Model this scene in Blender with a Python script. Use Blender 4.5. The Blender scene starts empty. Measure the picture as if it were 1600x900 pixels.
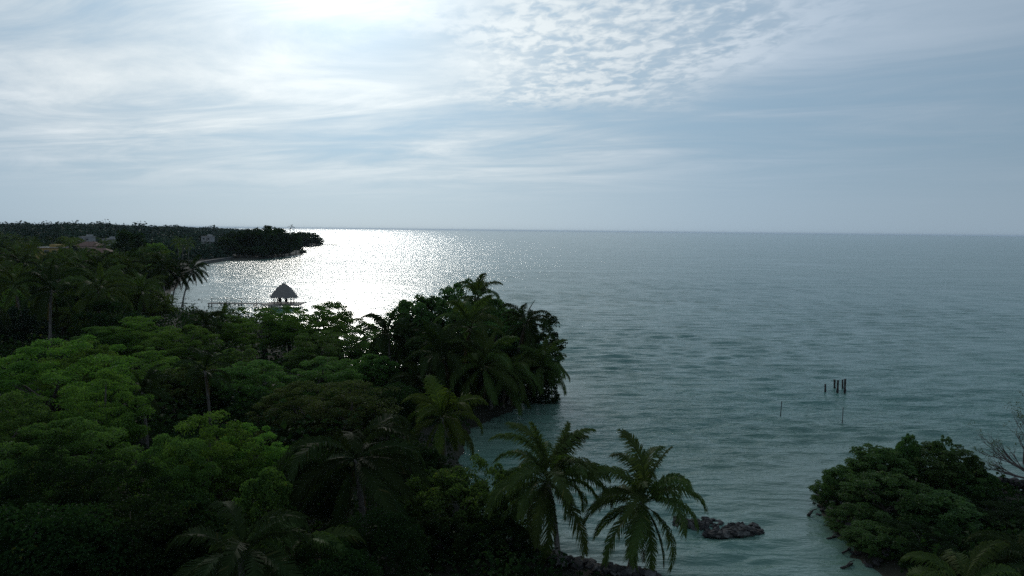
import bpy, math, random
import numpy as np
from mathutils import Matrix, Vector

SC = bpy.context.scene
COL = SC.collection

# ------------------------------------------------------------------ camera
F = 1121.0                       # focal length in pixels of the 1600 px wide photograph
CAM_H = 18.0
PITCH, ROLL = math.radians(-4.6), math.radians(0.61)
cam_data = bpy.data.cameras.new('camera')
cam_data.sensor_width = 36.0
cam_data.lens = 36.0 * F / 1600.0
cam_data.clip_start = 0.1
cam_data.clip_end = 80000.0
cam = bpy.data.objects.new('camera', cam_data)
COL.objects.link(cam)
CAM_R = Matrix.Rotation(math.pi / 2 + PITCH, 3, 'X') @ Matrix.Rotation(ROLL, 3, 'Z')
cam.matrix_world = Matrix.Translation((0, 0, CAM_H)) @ CAM_R.to_4x4()
SC.camera = cam

# ------------------------------------------------------------------ sun and sky
SUN_AZ = math.radians(-13.4)     # from +Y, clockwise positive
SUN_EL = math.radians(20.5)
SUN_DIR = Vector((math.sin(SUN_AZ) * math.cos(SUN_EL), math.cos(SUN_AZ) * math.cos(SUN_EL), math.sin(SUN_EL)))
sun_data = bpy.data.lights.new('sun', 'SUN')
sun_data.energy = 0.85
sun_data.angle = math.radians(10.0)
sun_data.color = (1.0, 0.95, 0.87)
sun = bpy.data.objects.new('sun', sun_data)
COL.objects.link(sun)
sun.rotation_euler = SUN_DIR.to_track_quat('Z', 'Y').to_euler()

SC.view_settings.view_transform = 'Standard'
SC.view_settings.look = 'None'
SC.view_settings.exposure = 0.0
SC.view_settings.gamma = 1.0
SC.view_settings.use_curve_mapping = False
SC.render.engine = 'CYCLES'
SC.cycles.use_denoising = False     # keeps the glitter of the water crisp
SC.cycles.use_adaptive_sampling = False
SC.cycles.max_bounces = 8
SC.cycles.transparent_max_bounces = 8
SC.cycles.sample_clamp_indirect = 1.5

world = bpy.data.worlds.new('World')
SC.world = world
world.use_nodes = True


class Nodes:
    """Small helper to write node trees as expressions."""

    def __init__(self, tree):
        self.t = tree
        self.n = tree.nodes
        self.l = tree.links

    def new(self, kind, **props):
        n = self.n.new(kind)
        for k, v in props.items():
            setattr(n, k, v)
        return n

    def put(self, sock, v):
        if isinstance(v, bpy.types.NodeSocket):
            self.l.new(v, sock)
        elif v is not None:
            sock.default_value = v

    def math(self, op, a, b=None, c=None, clamp=False):
        n = self.new('ShaderNodeMath', operation=op, use_clamp=clamp)
        self.put(n.inputs[0], a)
        self.put(n.inputs[1], b)
        self.put(n.inputs[2], c)
        return n.outputs[0]

    def add(self, a, b): return self.math('ADD', a, b)
    def sub(self, a, b): return self.math('SUBTRACT', a, b)
    def mul(self, a, b): return self.math('MULTIPLY', a, b)
    def div(self, a, b): return self.math('DIVIDE', a, b)
    def pow(self, a, b): return self.math('POWER', a, b)

    def smooth(self, v, a, b, lo=0.0, hi=1.0):
        n = self.new('ShaderNodeMapRange', interpolation_type='SMOOTHSTEP', clamp=True)
        self.put(n.inputs['Value'], v)
        for k, x in (('From Min', a), ('From Max', b), ('To Min', lo), ('To Max', hi)):
            self.put(n.inputs[k], x)
        return n.outputs['Result']

    def xyz(self, x, y, z):
        n = self.new('ShaderNodeCombineXYZ')
        for s, v in zip(n.inputs, (x, y, z)):
            self.put(s, v)
        return n.outputs[0]

    def noise(self, vec, scale, detail=4.0, rough=0.5, dist=0.0, dims='3D', lac=2.0):
        n = self.new('ShaderNodeTexNoise', noise_dimensions=dims)
        self.put(n.inputs['Vector'], vec)
        n.inputs['Scale'].default_value = scale
        n.inputs['Detail'].default_value = detail
        n.inputs['Roughness'].default_value = rough
        n.inputs['Lacunarity'].default_value = lac
        n.inputs['Distortion'].default_value = dist
        return n.outputs['Fac']

    def mix(self, fac, a, b, blend='MIX'):
        n = self.new('ShaderNodeMix', data_type='RGBA', blend_type=blend)
        self.put(n.inputs[0], fac)
        self.put(n.inputs[6], a)
        self.put(n.inputs[7], b)
        return n.outputs[2]

    def ramp(self, fac, stops):
        n = self.new('ShaderNodeValToRGB')
        e = n.color_ramp.elements
        while len(e) < len(stops):
            e.new(0.5)
        for x, (p, c) in zip(e, stops):
            x.position = p
            x.color = c if len(c) == 4 else (*c, 1.0)
        self.put(n.inputs[0], fac)
        return n.outputs[0]


def build_sky():
    world.node_tree.nodes.clear()
    N = Nodes(world.node_tree)
    out = N.new('ShaderNodeOutputWorld')
    bg = N.new('ShaderNodeBackground')
    bg.inputs['Strength'].default_value = 0.1
    N.l.new(bg.outputs[0], out.inputs[0])
    sky = N.new('ShaderNodeTexSky', sky_type='NISHITA', sun_disc=False)
    sky.sun_elevation = SUN_EL
    sky.sun_rotation = SUN_AZ
    sky.altitude = 20.0
    sky.air_density = 1.0
    sky.dust_density = 0.6
    sky.ozone_density = 2.5
    tc = N.new('ShaderNodeTexCoord')
    d = tc.outputs['Generated']
    sep = N.new('ShaderNodeSeparateXYZ')
    N.l.new(d, sep.inputs[0])
    x, y, z = sep.outputs
    zc = N.add(N.math('MAXIMUM', z, 0.0), 0.055)
    u = N.div(x, zc)
    v = N.div(y, zc)
    # angle to the sun
    dp = N.new('ShaderNodeVectorMath', operation='DOT_PRODUCT')
    N.l.new(d, dp.inputs[0])
    dp.inputs[1].default_value = SUN_DIR
    g = N.math('MAXIMUM', dp.outputs['Value'], 0.0)
    # the veil of high cloud: forward scattering round the sun
    veil = N.add(N.add(0.455, N.mul(0.34, N.pow(g, 4.0))),
                 N.add(N.mul(0.20, N.pow(g, 36.0)), N.mul(0.42, N.pow(g, 200.0))))
    veil = N.mul(veil, 10.0)          # undo the background strength
    # cirrus streaks
    wob = N.noise(N.xyz(N.mul(u, 0.12), N.mul(v, 0.20), 3.0), 1.0, 3.0, 0.5)
    streak = N.noise(N.xyz(N.mul(u, 0.46), N.add(N.mul(v, 0.80), N.add(N.mul(u, 0.30), N.mul(wob, 3.0))), 1.7), 1.15, 10.0, 0.64, 0.9)
    broad = N.noise(N.xyz(N.mul(u, 0.24), N.add(N.mul(v, 0.42), N.mul(u, 0.1)), 5.4), 1.0, 5.0, 0.55, 0.5)
    cir = N.smooth(N.add(N.mul(streak, 0.52), N.mul(broad, 0.62)), 0.42, 0.76)
    # mackerel field
    ripple_v = N.xyz(N.add(N.mul(u, 3.0), N.mul(wob, 2.0)), N.add(N.mul(v, 2.1), N.mul(u, 0.5)), 4.0)
    cells = N.noise(ripple_v, 4.4, 3.0, 0.55, 0.35)
    cells2 = N.noise(ripple_v, 0.8, 3.0, 0.5, 0.3)
    mack = N.smooth(N.add(N.mul(cells, 0.80), N.mul(cells2, 0.42)), 0.47, 0.74)
    du = N.sub(u, 0.42)
    dv = N.sub(v, 3.1)
    rr = N.math('SQRT', N.add(N.mul(N.mul(du, du), 2.0), N.mul(N.mul(dv, dv), 0.45)))
    edge = N.noise(N.xyz(u, v, 2.0), 0.9, 4.0, 0.6)
    field = N.smooth(N.add(rr, N.mul(N.sub(edge, 0.5), 1.9)), 1.35, 0.5)
    low = N.smooth(z, 0.02, 0.12)
    # cover: thicker in streaks, broken into rows in the mackerel field, thinner far from the sun
    clear = N.smooth(N.add(u, N.mul(N.sub(broad, 0.5), 3.0)), 0.4, 3.2)
    cov = N.mul(cir, N.sub(1.0, N.mul(clear, 0.62)))
    mixf = N.new('ShaderNodeMix', data_type='FLOAT')
    N.put(mixf.inputs[0], N.mul(field, 0.8))
    N.put(mixf.inputs[2], cov)
    N.put(mixf.inputs[3], N.add(0.10, N.mul(mack, 0.80)))
    hz = N.new('ShaderNodeMix', data_type='FLOAT')
    N.put(hz.inputs[0], low)
    N.put(hz.inputs[2], 0.30)
    N.put(hz.inputs[3], mixf.outputs[0])
    cov = hz.outputs[0]
    # cloud light
    tint = N.mix(N.smooth(g, 0.80, 0.985), (0.74, 0.87, 1.02, 1), (0.93, 0.99, 1.0, 1))
    light = N.new('ShaderNodeVectorMath', operation='SCALE')
    N.l.new(tint, light.inputs[0])
    N.put(light.inputs['Scale'], N.mul(veil, N.add(0.90, N.mul(cov, 0.34))))
    # the blue behind the veil
    grey = N.new('ShaderNodeVectorMath', operation='SCALE')
    grey.inputs[0].default_value = (0.52, 0.80, 1.04)
    N.put(grey.inputs['Scale'], N.mul(veil, 0.80))
    blue = N.mix(1.0, sky.outputs[0], (0.62, 0.78, 0.98, 1), 'MULTIPLY')
    blue = N.mix(N.smooth(z, 0.0, 0.6, 0.93, 0.72), blue, grey.outputs[0])
    final = N.mix(N.add(0.16, N.mul(cov, 0.84)), blue, light.outputs[0])
    N.l.new(final, bg.inputs['Color'])


build_sky()

# ==== OBJECTS ======================================================
rng = np.random.default_rng(7)
random.seed(7)


def ray(px, py):
    return CAM_R @ Vector(((px - 800) / F, -(py - 450) / F, -1.0))


def hit(px, py, z=0.0):
    """the place on level z that the photograph shows at this pixel"""
    d = ray(px, py)
    return Vector((0, 0, CAM_H)) + d * ((z - CAM_H) / d.z)


def at(px, py, Y):
    """the place Y metres ahead that the photograph shows at this pixel"""
    d = ray(px, py)
    return Vector((0, 0, CAM_H)) + d * (Y / d.y)


def project(p):
    q = CAM_R.transposed() @ (Vector(p) - Vector((0, 0, CAM_H)))
    return 800 + F * q.x / -q.z, 450 - F * q.y / -q.z


# ------------------------------------------------------------------ object helpers
def link(o, parent=None):
    COL.objects.link(o)
    if parent is not None:
        o.parent = parent
    return o


def obj(name, mesh, mat=None, parent=None, loc=None):
    o = bpy.data.objects.new(name, mesh)
    if mat is not None:
        if not mesh.materials:
            mesh.materials.append(mat)
        if mesh.materials[0] is not mat:
            link(o, parent)
            o.material_slots[0].link = 'OBJECT'
            o.material_slots[0].material = mat
            if loc is not None:
                o.location = loc
            return o
    link(o, parent)
    if loc is not None:
        o.location = loc
    return o


def empty(name, loc=(0, 0, 0), rz=0.0):
    o = bpy.data.objects.new(name, None)
    o.empty_display_size = 0.5
    o.location = loc
    o.rotation_euler = (0, 0, rz)
    return link(o)


def tag(o, label=None, cat=None, group=None, kind=None):
    if label: o['label'] = label
    if cat: o['category'] = cat
    if group: o['group'] = group
    if kind: o['kind'] = kind
    return o


def mesh_np(name, verts, faces, rnd=None, smooth=False):
    """verts (n,3); faces: list of arrays (m,k) with k = 3 or 4"""
    me = bpy.data.meshes.new(name)
    verts = np.asarray(verts, dtype=np.float32)
    if not isinstance(faces, list):
        faces = [faces]
    faces = [np.asarray(f, dtype=np.int32) for f in faces if len(f)]
    loops = np.concatenate([f.ravel() for f in faces])
    totals = np.concatenate([np.full(len(f), f.shape[1], dtype=np.int32) for f in faces])
    starts = np.concatenate([[0], np.cumsum(totals)[:-1]]).astype(np.int32)
    me.vertices.add(len(verts))
    me.vertices.foreach_set('co', verts.ravel())
    me.loops.add(len(loops))
    me.loops.foreach_set('vertex_index', loops)
    me.polygons.add(len(totals))
    me.polygons.foreach_set('loop_start', starts)
    me.polygons.foreach_set('loop_total', totals)
    me.polygons.foreach_set('use_smooth', np.full(len(totals), smooth, dtype=bool))
    if rnd is not None:
        a = me.attributes.new('rnd', 'FLOAT', 'POINT')
        a.data.foreach_set('value', np.asarray(rnd, dtype=np.float32))
    me.update(calc_edges=True)
    me.validate()
    return me


class MB:
    """collects boxes and tubes for one part"""

    def __init__(self):
        self.v, self.f4, self.f3 = [], [], []

    def box(self, c, s, rz=0.0):
        b = len(self.v)
        ca, sa = math.cos(rz), math.sin(rz)
        for dz in (-.5, .5):
            for dx, dy in ((-.5, -.5), (.5, -.5), (.5, .5), (-.5, .5)):
                x, y = dx * s[0], dy * s[1]
                self.v.append((c[0] + x * ca - y * sa, c[1] + x * sa + y * ca, c[2] + dz * s[2]))
        self.f4 += [[b + i for i in q] for q in ((3, 2, 1, 0), (4, 5, 6, 7), (0, 1, 5, 4), (1, 2, 6, 5), (2, 3, 7, 6), (3, 0, 4, 7))]
        return self

    def tube(self, pts, radii, n=6, jag=0.0):
        pts = [Vector(p) for p in pts]
        b = len(self.v)
        for i, p in enumerate(pts):
            t = (pts[min(i + 1, len(pts) - 1)] - pts[max(i - 1, 0)]).normalized()
            a = t.cross(Vector((0.31, 0.95, 0.1)))
            if a.length < 1e-3:
                a = t.cross(Vector((1, 0, 0)))
            a.normalize()
            c = t.cross(a)
            for k in range(n):
                th = 2 * math.pi * k / n
                r = radii[i] * (1 + jag * (random.random() - .5))
                q = p + (a * math.cos(th) + c * math.sin(th)) * r
                self.v.append(tuple(q))
        for i in range(len(pts) - 1):
            for k in range(n):
                k2 = (k + 1) % n
                self.f4.append([b + i * n + k, b + i * n + k2, b + (i + 1) * n + k2, b + (i + 1) * n + k])
        e = len(self.v)
        self.v.append(tuple(pts[-1]))
        for k in range(n):
            self.f3.append([b + (len(pts) - 1) * n + k, b + (len(pts) - 1) * n + (k + 1) % n, e])
        return self

    def poly(self, pts):
        b = len(self.v)
        self.v += [tuple(p) for p in pts]
        (self.f4 if len(pts) == 4 else self.f3).append([b + i for i in range(len(pts))])
        return self

    def mesh(self, name, smooth=False):
        fs = []
        if self.f4: fs.append(np.array(self.f4))
        if self.f3: fs.append(np.array(self.f3))
        return mesh_np(name, self.v, fs, smooth=smooth)

    def build(self, name, mat, parent=None, smooth=False):
        return obj(name, self.mesh(name, smooth), mat, parent)


# ------------------------------------------------------------------ materials
def material(name):
    m = bpy.data.materials.new(name)
    m.use_nodes = True
    N = Nodes(m.node_tree)
    bsdf = m.node_tree.nodes['Principled BSDF']
    return m, N, bsdf


def solid(name, a, b, scale=3.0, rough=0.85, bump=0.0, spec=0.3, coord='Object'):
    m, N, bs = material(name)
    tc = N.new('ShaderNodeTexCoord')
    n1 = N.noise(tc.outputs[coord], scale, 6.0, 0.6, 0.2)
    N.put(bs.inputs['Base Color'], N.mix(N.smooth(n1, 0.3, 0.7), (*a, 1), (*b, 1)))
    bs.inputs['Roughness'].default_value = rough
    bs.inputs['Specular IOR Level'].default_value = spec
    if bump:
        bn = N.new('ShaderNodeBump')
        bn.inputs['Strength'].default_value = 1.0
        bn.inputs['Distance'].default_value = bump
        N.put(bn.inputs['Height'], n1)
        N.l.new(bn.outputs[0], bs.inputs['Normal'])
    return m


def leaf_mat(name, a, b, yellow=(0.16, 0.15, 0.03), gloss=0.16, trans=0.42, rough=0.62, ytop=0.93):
    """two greens mixed leaf by leaf, a few yellowing leaves, light passing through"""
    m, N, bs = material(name)
    at_ = N.new('ShaderNodeAttribute', attribute_name='rnd')
    oi = N.new('ShaderNodeObjectInfo')
    r = at_.outputs['Fac']
    c = N.mix(r, (*a, 1), (*b, 1))
    c = N.mix(N.smooth(r, min(ytop, .995), 1.0, 0.0, 0.8), c, (*yellow, 1))
    hsv = N.new('ShaderNodeHueSaturation')
    N.put(hsv.inputs['Color'], c)
    N.put(hsv.inputs['Hue'], N.add(0.485, N.mul(oi.outputs['Random'], 0.03)))
    N.put(hsv.inputs['Value'], N.add(0.78, N.mul(oi.outputs['Random'], 0.44)))
    c = hsv.outputs[0]
    N.put(bs.inputs['Base Color'], c)
    bs.inputs['Roughness'].default_value = rough
    bs.inputs['Specular IOR Level'].default_value = gloss
    tr = N.new('ShaderNodeBsdfTranslucent')
    tcol = N.mix(1.0, c, (1.1, 1.2, 0.65, 1), 'MULTIPLY')
    N.put(tr.inputs['Color'], tcol)
    mx = N.new('ShaderNodeMixShader')
    mx.inputs[0].default_value = trans
    N.l.new(bs.outputs[0], mx.inputs[1])
    N.l.new(tr.outputs[0], mx.inputs[2])
    N.l.new(mx.outputs[0], m.node_tree.nodes['Material Output'].inputs[0])
    return m


M = {}
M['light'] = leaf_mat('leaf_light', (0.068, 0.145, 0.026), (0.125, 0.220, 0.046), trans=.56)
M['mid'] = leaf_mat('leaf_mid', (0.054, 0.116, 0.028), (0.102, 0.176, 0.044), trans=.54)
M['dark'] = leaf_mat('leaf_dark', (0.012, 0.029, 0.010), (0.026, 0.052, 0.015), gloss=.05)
M['olive'] = leaf_mat('leaf_olive', (0.050, 0.088, 0.024), (0.098, 0.130, 0.038), yellow=(0.17, 0.13, 0.05), trans=.52)
M['mangrove'] = leaf_mat('leaf_mangrove', (0.042, 0.092, 0.026), (0.078, 0.140, 0.038), gloss=0.16, rough=0.55)
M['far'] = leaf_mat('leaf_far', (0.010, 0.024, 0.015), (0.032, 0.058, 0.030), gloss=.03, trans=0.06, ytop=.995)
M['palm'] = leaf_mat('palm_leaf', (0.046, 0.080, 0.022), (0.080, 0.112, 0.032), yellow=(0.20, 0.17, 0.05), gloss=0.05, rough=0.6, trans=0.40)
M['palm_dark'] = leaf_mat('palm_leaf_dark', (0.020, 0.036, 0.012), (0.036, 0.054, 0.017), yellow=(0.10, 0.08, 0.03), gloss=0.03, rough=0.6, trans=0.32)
M['palm_lime'] = leaf_mat('palm_leaf_lime', (0.058, 0.094, 0.018), (0.100, 0.130, 0.028), yellow=(0.18, 0.15, 0.04), gloss=0.06, rough=0.55, trans=0.5)
M['palm_dry'] = leaf_mat('palm_leaf_dry', (0.060, 0.044, 0.026), (0.11, 0.082, 0.050), yellow=(0.1, 0.08, 0.05), gloss=0.05, rough=0.7, trans=0.2)
M['bark'] = solid('bark', (0.040, 0.034, 0.028), (0.085, 0.074, 0.062), 6.0, 0.9, 0.01)
M['palm_bark'] = solid('palm_bark', (0.10, 0.088, 0.076), (0.20, 0.18, 0.16), 5.0, 0.9, 0.015)
M['dead_wood'] = solid('dead_wood', (0.07, 0.058, 0.050), (0.13, 0.11, 0.10), 8.0, 0.9, 0.005)
M['coconut'] = solid('coconut', (0.05, 0.075, 0.02), (0.11, 0.10, 0.035), 4.0, 0.6)
M['soil'] = solid('soil', (0.012, 0.014, 0.008), (0.034, 0.032, 0.020), 0.35, 0.95, 0.08)
M['rock'] = solid('rock', (0.045, 0.044, 0.043), (0.13, 0.126, 0.12), 2.2, 0.9, 0.03, spec=.12)
M['rock_dark'] = solid('rock_dark', (0.018, 0.018, 0.018), (0.055, 0.052, 0.050), 2.2, 0.85, 0.03, spec=.12)
M['wood'] = solid('weathered_wood', (0.13, 0.115, 0.10), (0.24, 0.215, 0.19), 3.0, 0.85, 0.01)
M['wood_dark'] = solid('wet_wood', (0.022, 0.018, 0.016), (0.055, 0.047, 0.042), 4.0, 0.7, 0.01)
M['thatch'] = solid('thatch', (0.13, 0.118, 0.11), (0.25, 0.225, 0.205), 5.0, 0.95, 0.05)
M['concrete'] = solid('concrete', (0.075, 0.072, 0.068), (0.14, 0.133, 0.125), 0.6, 0.9, 0.01)
M['yellow_wall'] = solid('yellow_wall', (0.30, 0.21, 0.07), (0.36, 0.26, 0.10), 0.7, 0.9)
M['white_wall'] = solid('white_wall', (0.26, 0.26, 0.255), (0.34, 0.335, 0.325), 0.7, 0.9)
M['pink_wall'] = solid('pink_wall', (0.34, 0.24, 0.20), (0.44, 0.32, 0.27), 0.7, 0.9)
M['terracotta'] = solid('terracotta', (0.11, 0.06, 0.046), (0.18, 0.10, 0.076), 1.4, 0.85)
M['grey_roof'] = solid('grey_roof', (0.22, 0.205, 0.20), (0.32, 0.30, 0.29), 1.0, 0.8)
M['glass'] = solid('window_glass', (0.02, 0.025, 0.03), (0.035, 0.04, 0.045), 1.0, 0.15, spec=0.5)
M['chair'] = solid('dark_chair', (0.02, 0.02, 0.02), (0.04, 0.035, 0.03), 3.0, 0.6)


def sea_mat():
    m, N, bs = material('sea_water')
    g = N.new('ShaderNodeNewGeometry')
    sep = N.new('ShaderNodeSeparateXYZ')
    N.l.new(g.outputs['Position'], sep.inputs[0])
    x, y, z = sep.outputs
    sh = N.new('ShaderNodeAttribute', attribute_name='shore')
    # turbid water: milky green close to land, deeper green-blue further out
    depth = N.smooth(sh.outputs['Fac'], 0.0, 26.0)
    patch = N.noise(N.xyz(N.mul(x, 0.02), N.mul(y, 0.035), 0.0), 1.0, 4.0, 0.55)
    c = N.mix(depth, (0.105, 0.175, 0.135, 1), (0.082, 0.180, 0.152, 1))
    c = N.mix(N.smooth(patch, 0.42, 0.68, 0.0, 0.6), c, (0.092, 0.200, 0.165, 1))
    N.put(bs.inputs['Base Color'], c)
    bs.inputs['Roughness'].default_value = 0.15
    bs.inputs['IOR'].default_value = 1.333
    # chop smaller than the mesh
    p1 = N.xyz(N.add(N.mul(x, 0.19), N.mul(y, 0.07)), N.mul(y, 1.0), 0.0)
    big = N.noise(p1, 0.22, 3.0, 0.55, 0.4)
    mid = N.noise(p1, 0.80, 3.0, 0.55, 0.3)
    small = N.noise(N.xyz(N.mul(x, 0.45), y, 0.0), 2.6, 3.0, 0.6, 0.2)
    calm = N.smooth(sh.outputs['Fac'], 1.0, 16.0, 0.35, 1.0)
    gust = N.noise(N.xyz(N.mul(x, 0.010), N.mul(y, 0.022), 5.0), 1.0, 9.0, 0.72)
    far = N.smooth(y, 120.0, 420.0)
    swell = N.noise(p1, 0.085, 2.0, 0.5, 0.5)
    h = N.add(N.add(N.mul(swell, N.smooth(y, 60.0, 260.0, 0.2, 0.85)), N.mul(big, N.mul(far, 0.62))), N.add(N.mul(mid, N.smooth(y, 70.0, 220.0, 0.42, 0.15)), N.mul(small, N.smooth(y, 60.0, 180.0, 0.19, 0.034))))
    h = N.mul(N.mul(h, calm), N.smooth(gust, 0.32, 0.68, 0.45, 1.5))
    bn = N.new('ShaderNodeBump')
    bn.inputs['Strength'].default_value = 1.0
    bn.inputs['Distance'].default_value = 1.0
    N.put(bn.inputs['Height'], h)
    N.l.new(bn.outputs[0], bs.inputs['Normal'])
    return m


M['sea'] = sea_mat()

# ------------------------------------------------------------------ shoreline, ground and sea
SHORE_PX = [(1700, 785), (1600, 772), (1540, 762), (1450, 745), (1330, 755), (1275, 775), (1285, 800), (1320, 845), (1375, 897)]
SHORE_PX2 = [(1010, 897), (930, 885), (830, 858), (770, 838), (745, 790), (715, 720), (735, 668), (800, 640), (838, 612),
             (800, 592), (700, 577), (600, 582), (545, 572), (520, 535), (450, 512), (350, 500), (290, 488), (255, 477), (268, 455),
             (290, 430), (310, 414), (360, 406), (372, 408), (400, 406), (470, 398), (477, 393), (462, 388), (465, 386), (500, 384),
             (501, 381), (470, 374), (420, 366), (300, 362.5)]
shore = [(140.0, 60.0), (60.0, 49.0)] + [tuple(hit(*q)[:2]) for q in SHORE_PX] + [(19.0, 30.0), (15.0, 25.0), (9.5, 27.0)] \
    + [tuple(hit(*q)[:2]) for q in SHORE_PX2] + [(-1700.0, 3400.0), (-6000.0, 5200.0), (-14000.0, 5200.0), (-14000.0, -9000.0), (9000.0, -9000.0), (9000.0, 60.0)]
SHORE = np.array(shore)


def shore_distance(P):
    """signed distance to the waterline, positive on land"""
    P = np.asarray(P, dtype=np.float64)
    best = np.full(len(P), 1e18)
    inside = np.zeros(len(P), dtype=bool)
    n = len(SHORE)
    for i in range(n):
        a, b = SHORE[i], SHORE[(i + 1) % n]
        ab = b - a
        t = np.clip(((P - a) @ ab) / (ab @ ab), 0, 1)
        d = P - (a + t[:, None] * ab)
        best = np.minimum(best, (d * d).sum(1))
        if a[1] != b[1]:
            c = (a[1] > P[:, 1]) != (b[1] > P[:, 1])
            xi = (b[0] - a[0]) * (P[:, 1] - a[1]) / (b[1] - a[1]) + a[0]
            inside ^= c & (P[:, 0] < xi)
    d = np.sqrt(best)
    return np.where(inside, d, -d)


def ground_z(P):
    P = np.atleast_2d(np.asarray(P, dtype=np.float64))
    sd = shore_distance(P)
    r = np.hypot(P[:, 0], P[:, 1])
    z = np.where(sd > 0, 1.0 * (1 - np.exp(-sd / 2.2)), np.maximum(sd * 0.14, -4.0))
    rise = np.clip((r - 180) / 700, 0, 1)
    rise = rise * rise * (3 - 2 * rise)
    z = z + np.where(sd > 0, rise * 7.0 * np.clip(sd / 160, 0, 1), 0)
    z = z + np.where(sd > 1, 0.18 * np.sin(P[:, 0] * .31) * np.cos(P[:, 1] * .27) * np.clip(sd / 6, 0, 1), 0)
    return z


def gz(x, y):
    return float(ground_z([(x, y)])[0])


def polar(radii, angles):
    A, Rr = np.meshgrid(angles, radii)
    X, Y = Rr * np.sin(A), Rr * np.cos(A)
    n, m = A.shape
    i = np.arange(n - 1)[:, None] * m + np.arange(m - 1)[None, :]
    faces = np.stack([i, i + 1, i + m + 1, i + m], -1).reshape(-1, 4)[:, ::-1]
    return X.ravel(), Y.ravel(), faces


def build_ground():
    radii = np.concatenate([[0.0], np.geomspace(6, 120, 110), np.geomspace(124, 1400, 90), np.geomspace(1600, 30000, 14)])
    ang = np.radians(np.concatenate([np.linspace(-180, -62, 20), np.linspace(-60, 60, 220), np.linspace(62, 180, 20)]))
    X, Y, f = polar(radii, ang)
    Z = ground_z(np.stack([X, Y], 1))
    o = obj('ground', mesh_np('ground', np.stack([X, Y, Z], 1), f, smooth=True), M['soil'])
    tag(o, kind='structure')


def build_sea():
    radii = np.concatenate([np.geomspace(22, 420, 680), np.geomspace(426, 2500, 70), np.geomspace(2800, 30000, 16)])
    ang = np.radians(np.linspace(-46, 46, 440))
    X, Y, f = polar(radii, ang)
    r = np.hypot(X, Y)
    sd = -shore_distance(np.stack([X, Y], 1))
    wr = np.random.default_rng(21)
    Z = np.zeros_like(X)
    spacing = np.maximum(r * 0.0043, 0.05)
    for i in range(60):
        lam = math.exp(wr.uniform(math.log(0.75), math.log(4.8)))
        th = math.radians(-84) + wr.normal(0, 0.24)         # running towards the near shore
        kx, ky = math.cos(th), math.sin(th)
        amp = 0.0094 * lam ** 0.70
        ph = 2 * math.pi * (X * kx + Y * ky) / lam + wr.uniform(0, 6.28)
        ph = ph + 0.8 * np.sin(2 * math.pi * (X * ky - Y * kx) / (lam * wr.uniform(5, 9)) + wr.uniform(0, 6.28))
        fade = np.clip((lam / spacing - 2.2) / 2.5, 0, 1)
        s = np.sin(ph)
        Z += amp * fade * (s + 0.28 * np.cos(2 * ph))
    swell = 0.88 + 0.26 * np.sin(X * .043 + 1.0 + np.sin(Y * .03)) * np.sin(Y * .071 + .6 * np.sin(X * .05))
    Z *= swell
    Z *= np.clip(0.25 + sd / 14, 0.25, 1.0) * np.clip((900 - r) / 500, 0, 1)
    me = mesh_np('sea', np.stack([X, Y, Z], 1), f, smooth=True)
    a = me.attributes.new('shore', 'FLOAT', 'POINT')
    a.data.foreach_set('value', sd.astype(np.float32))
    tag(obj('sea', me, M['sea']), kind='structure')


build_ground()
build_sea()
# ==== VEGETATION ===================================================


def unit(v):
    return v / np.maximum(np.linalg.norm(v, axis=-1, keepdims=True), 1e-9)


def leaf_quads(C, D, Nn, L, W, fold=0.12, droop=0.15):
    """one folded four-cornered leaf per row"""
    S = unit(np.cross(D, Nn))
    L = L[:, None]
    W = W[:, None]
    up = Nn * L
    v = np.stack([C, C + D * L * .48 + S * W * .5 + up * fold, C + D * L - up * droop, C + D * L * .48 - S * W * .5 + up * fold], 1)
    n = len(C)
    f = np.arange(n * 4).reshape(n, 4)
    return v.reshape(-1, 3), f


def puff_leaves(r, centres, radii, per, leaf, flat=0.62, up=0.8, jitter=0.36):
    n = len(centres)
    k = per
    c = np.repeat(centres, k, 0)
    rad = np.repeat(radii, k)
    d = unit(r.normal(size=(n * k, 3)))
    flip = r.random(n * k) < up
    d[:, 2] = np.where(flip, np.abs(d[:, 2]), d[:, 2])
    rr = rad * (0.45 + 0.55 * r.random(n * k) ** 0.5)
    P = c + d * rr[:, None] * np.array([1, 1, flat])
    Nn = unit(d + np.array([0, 0, .45]) + r.normal(size=d.shape) * jitter)
    T = unit(np.cross(Nn, unit(r.normal(size=d.shape))) + d * .35)
    L = leaf * r.uniform(.65, 1.3, n * k)
    rnd = np.clip(np.repeat(r.random(n), k) * .45 + r.random(n * k) * .55, 0, 1)
    return P, T, Nn, L, rnd


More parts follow.
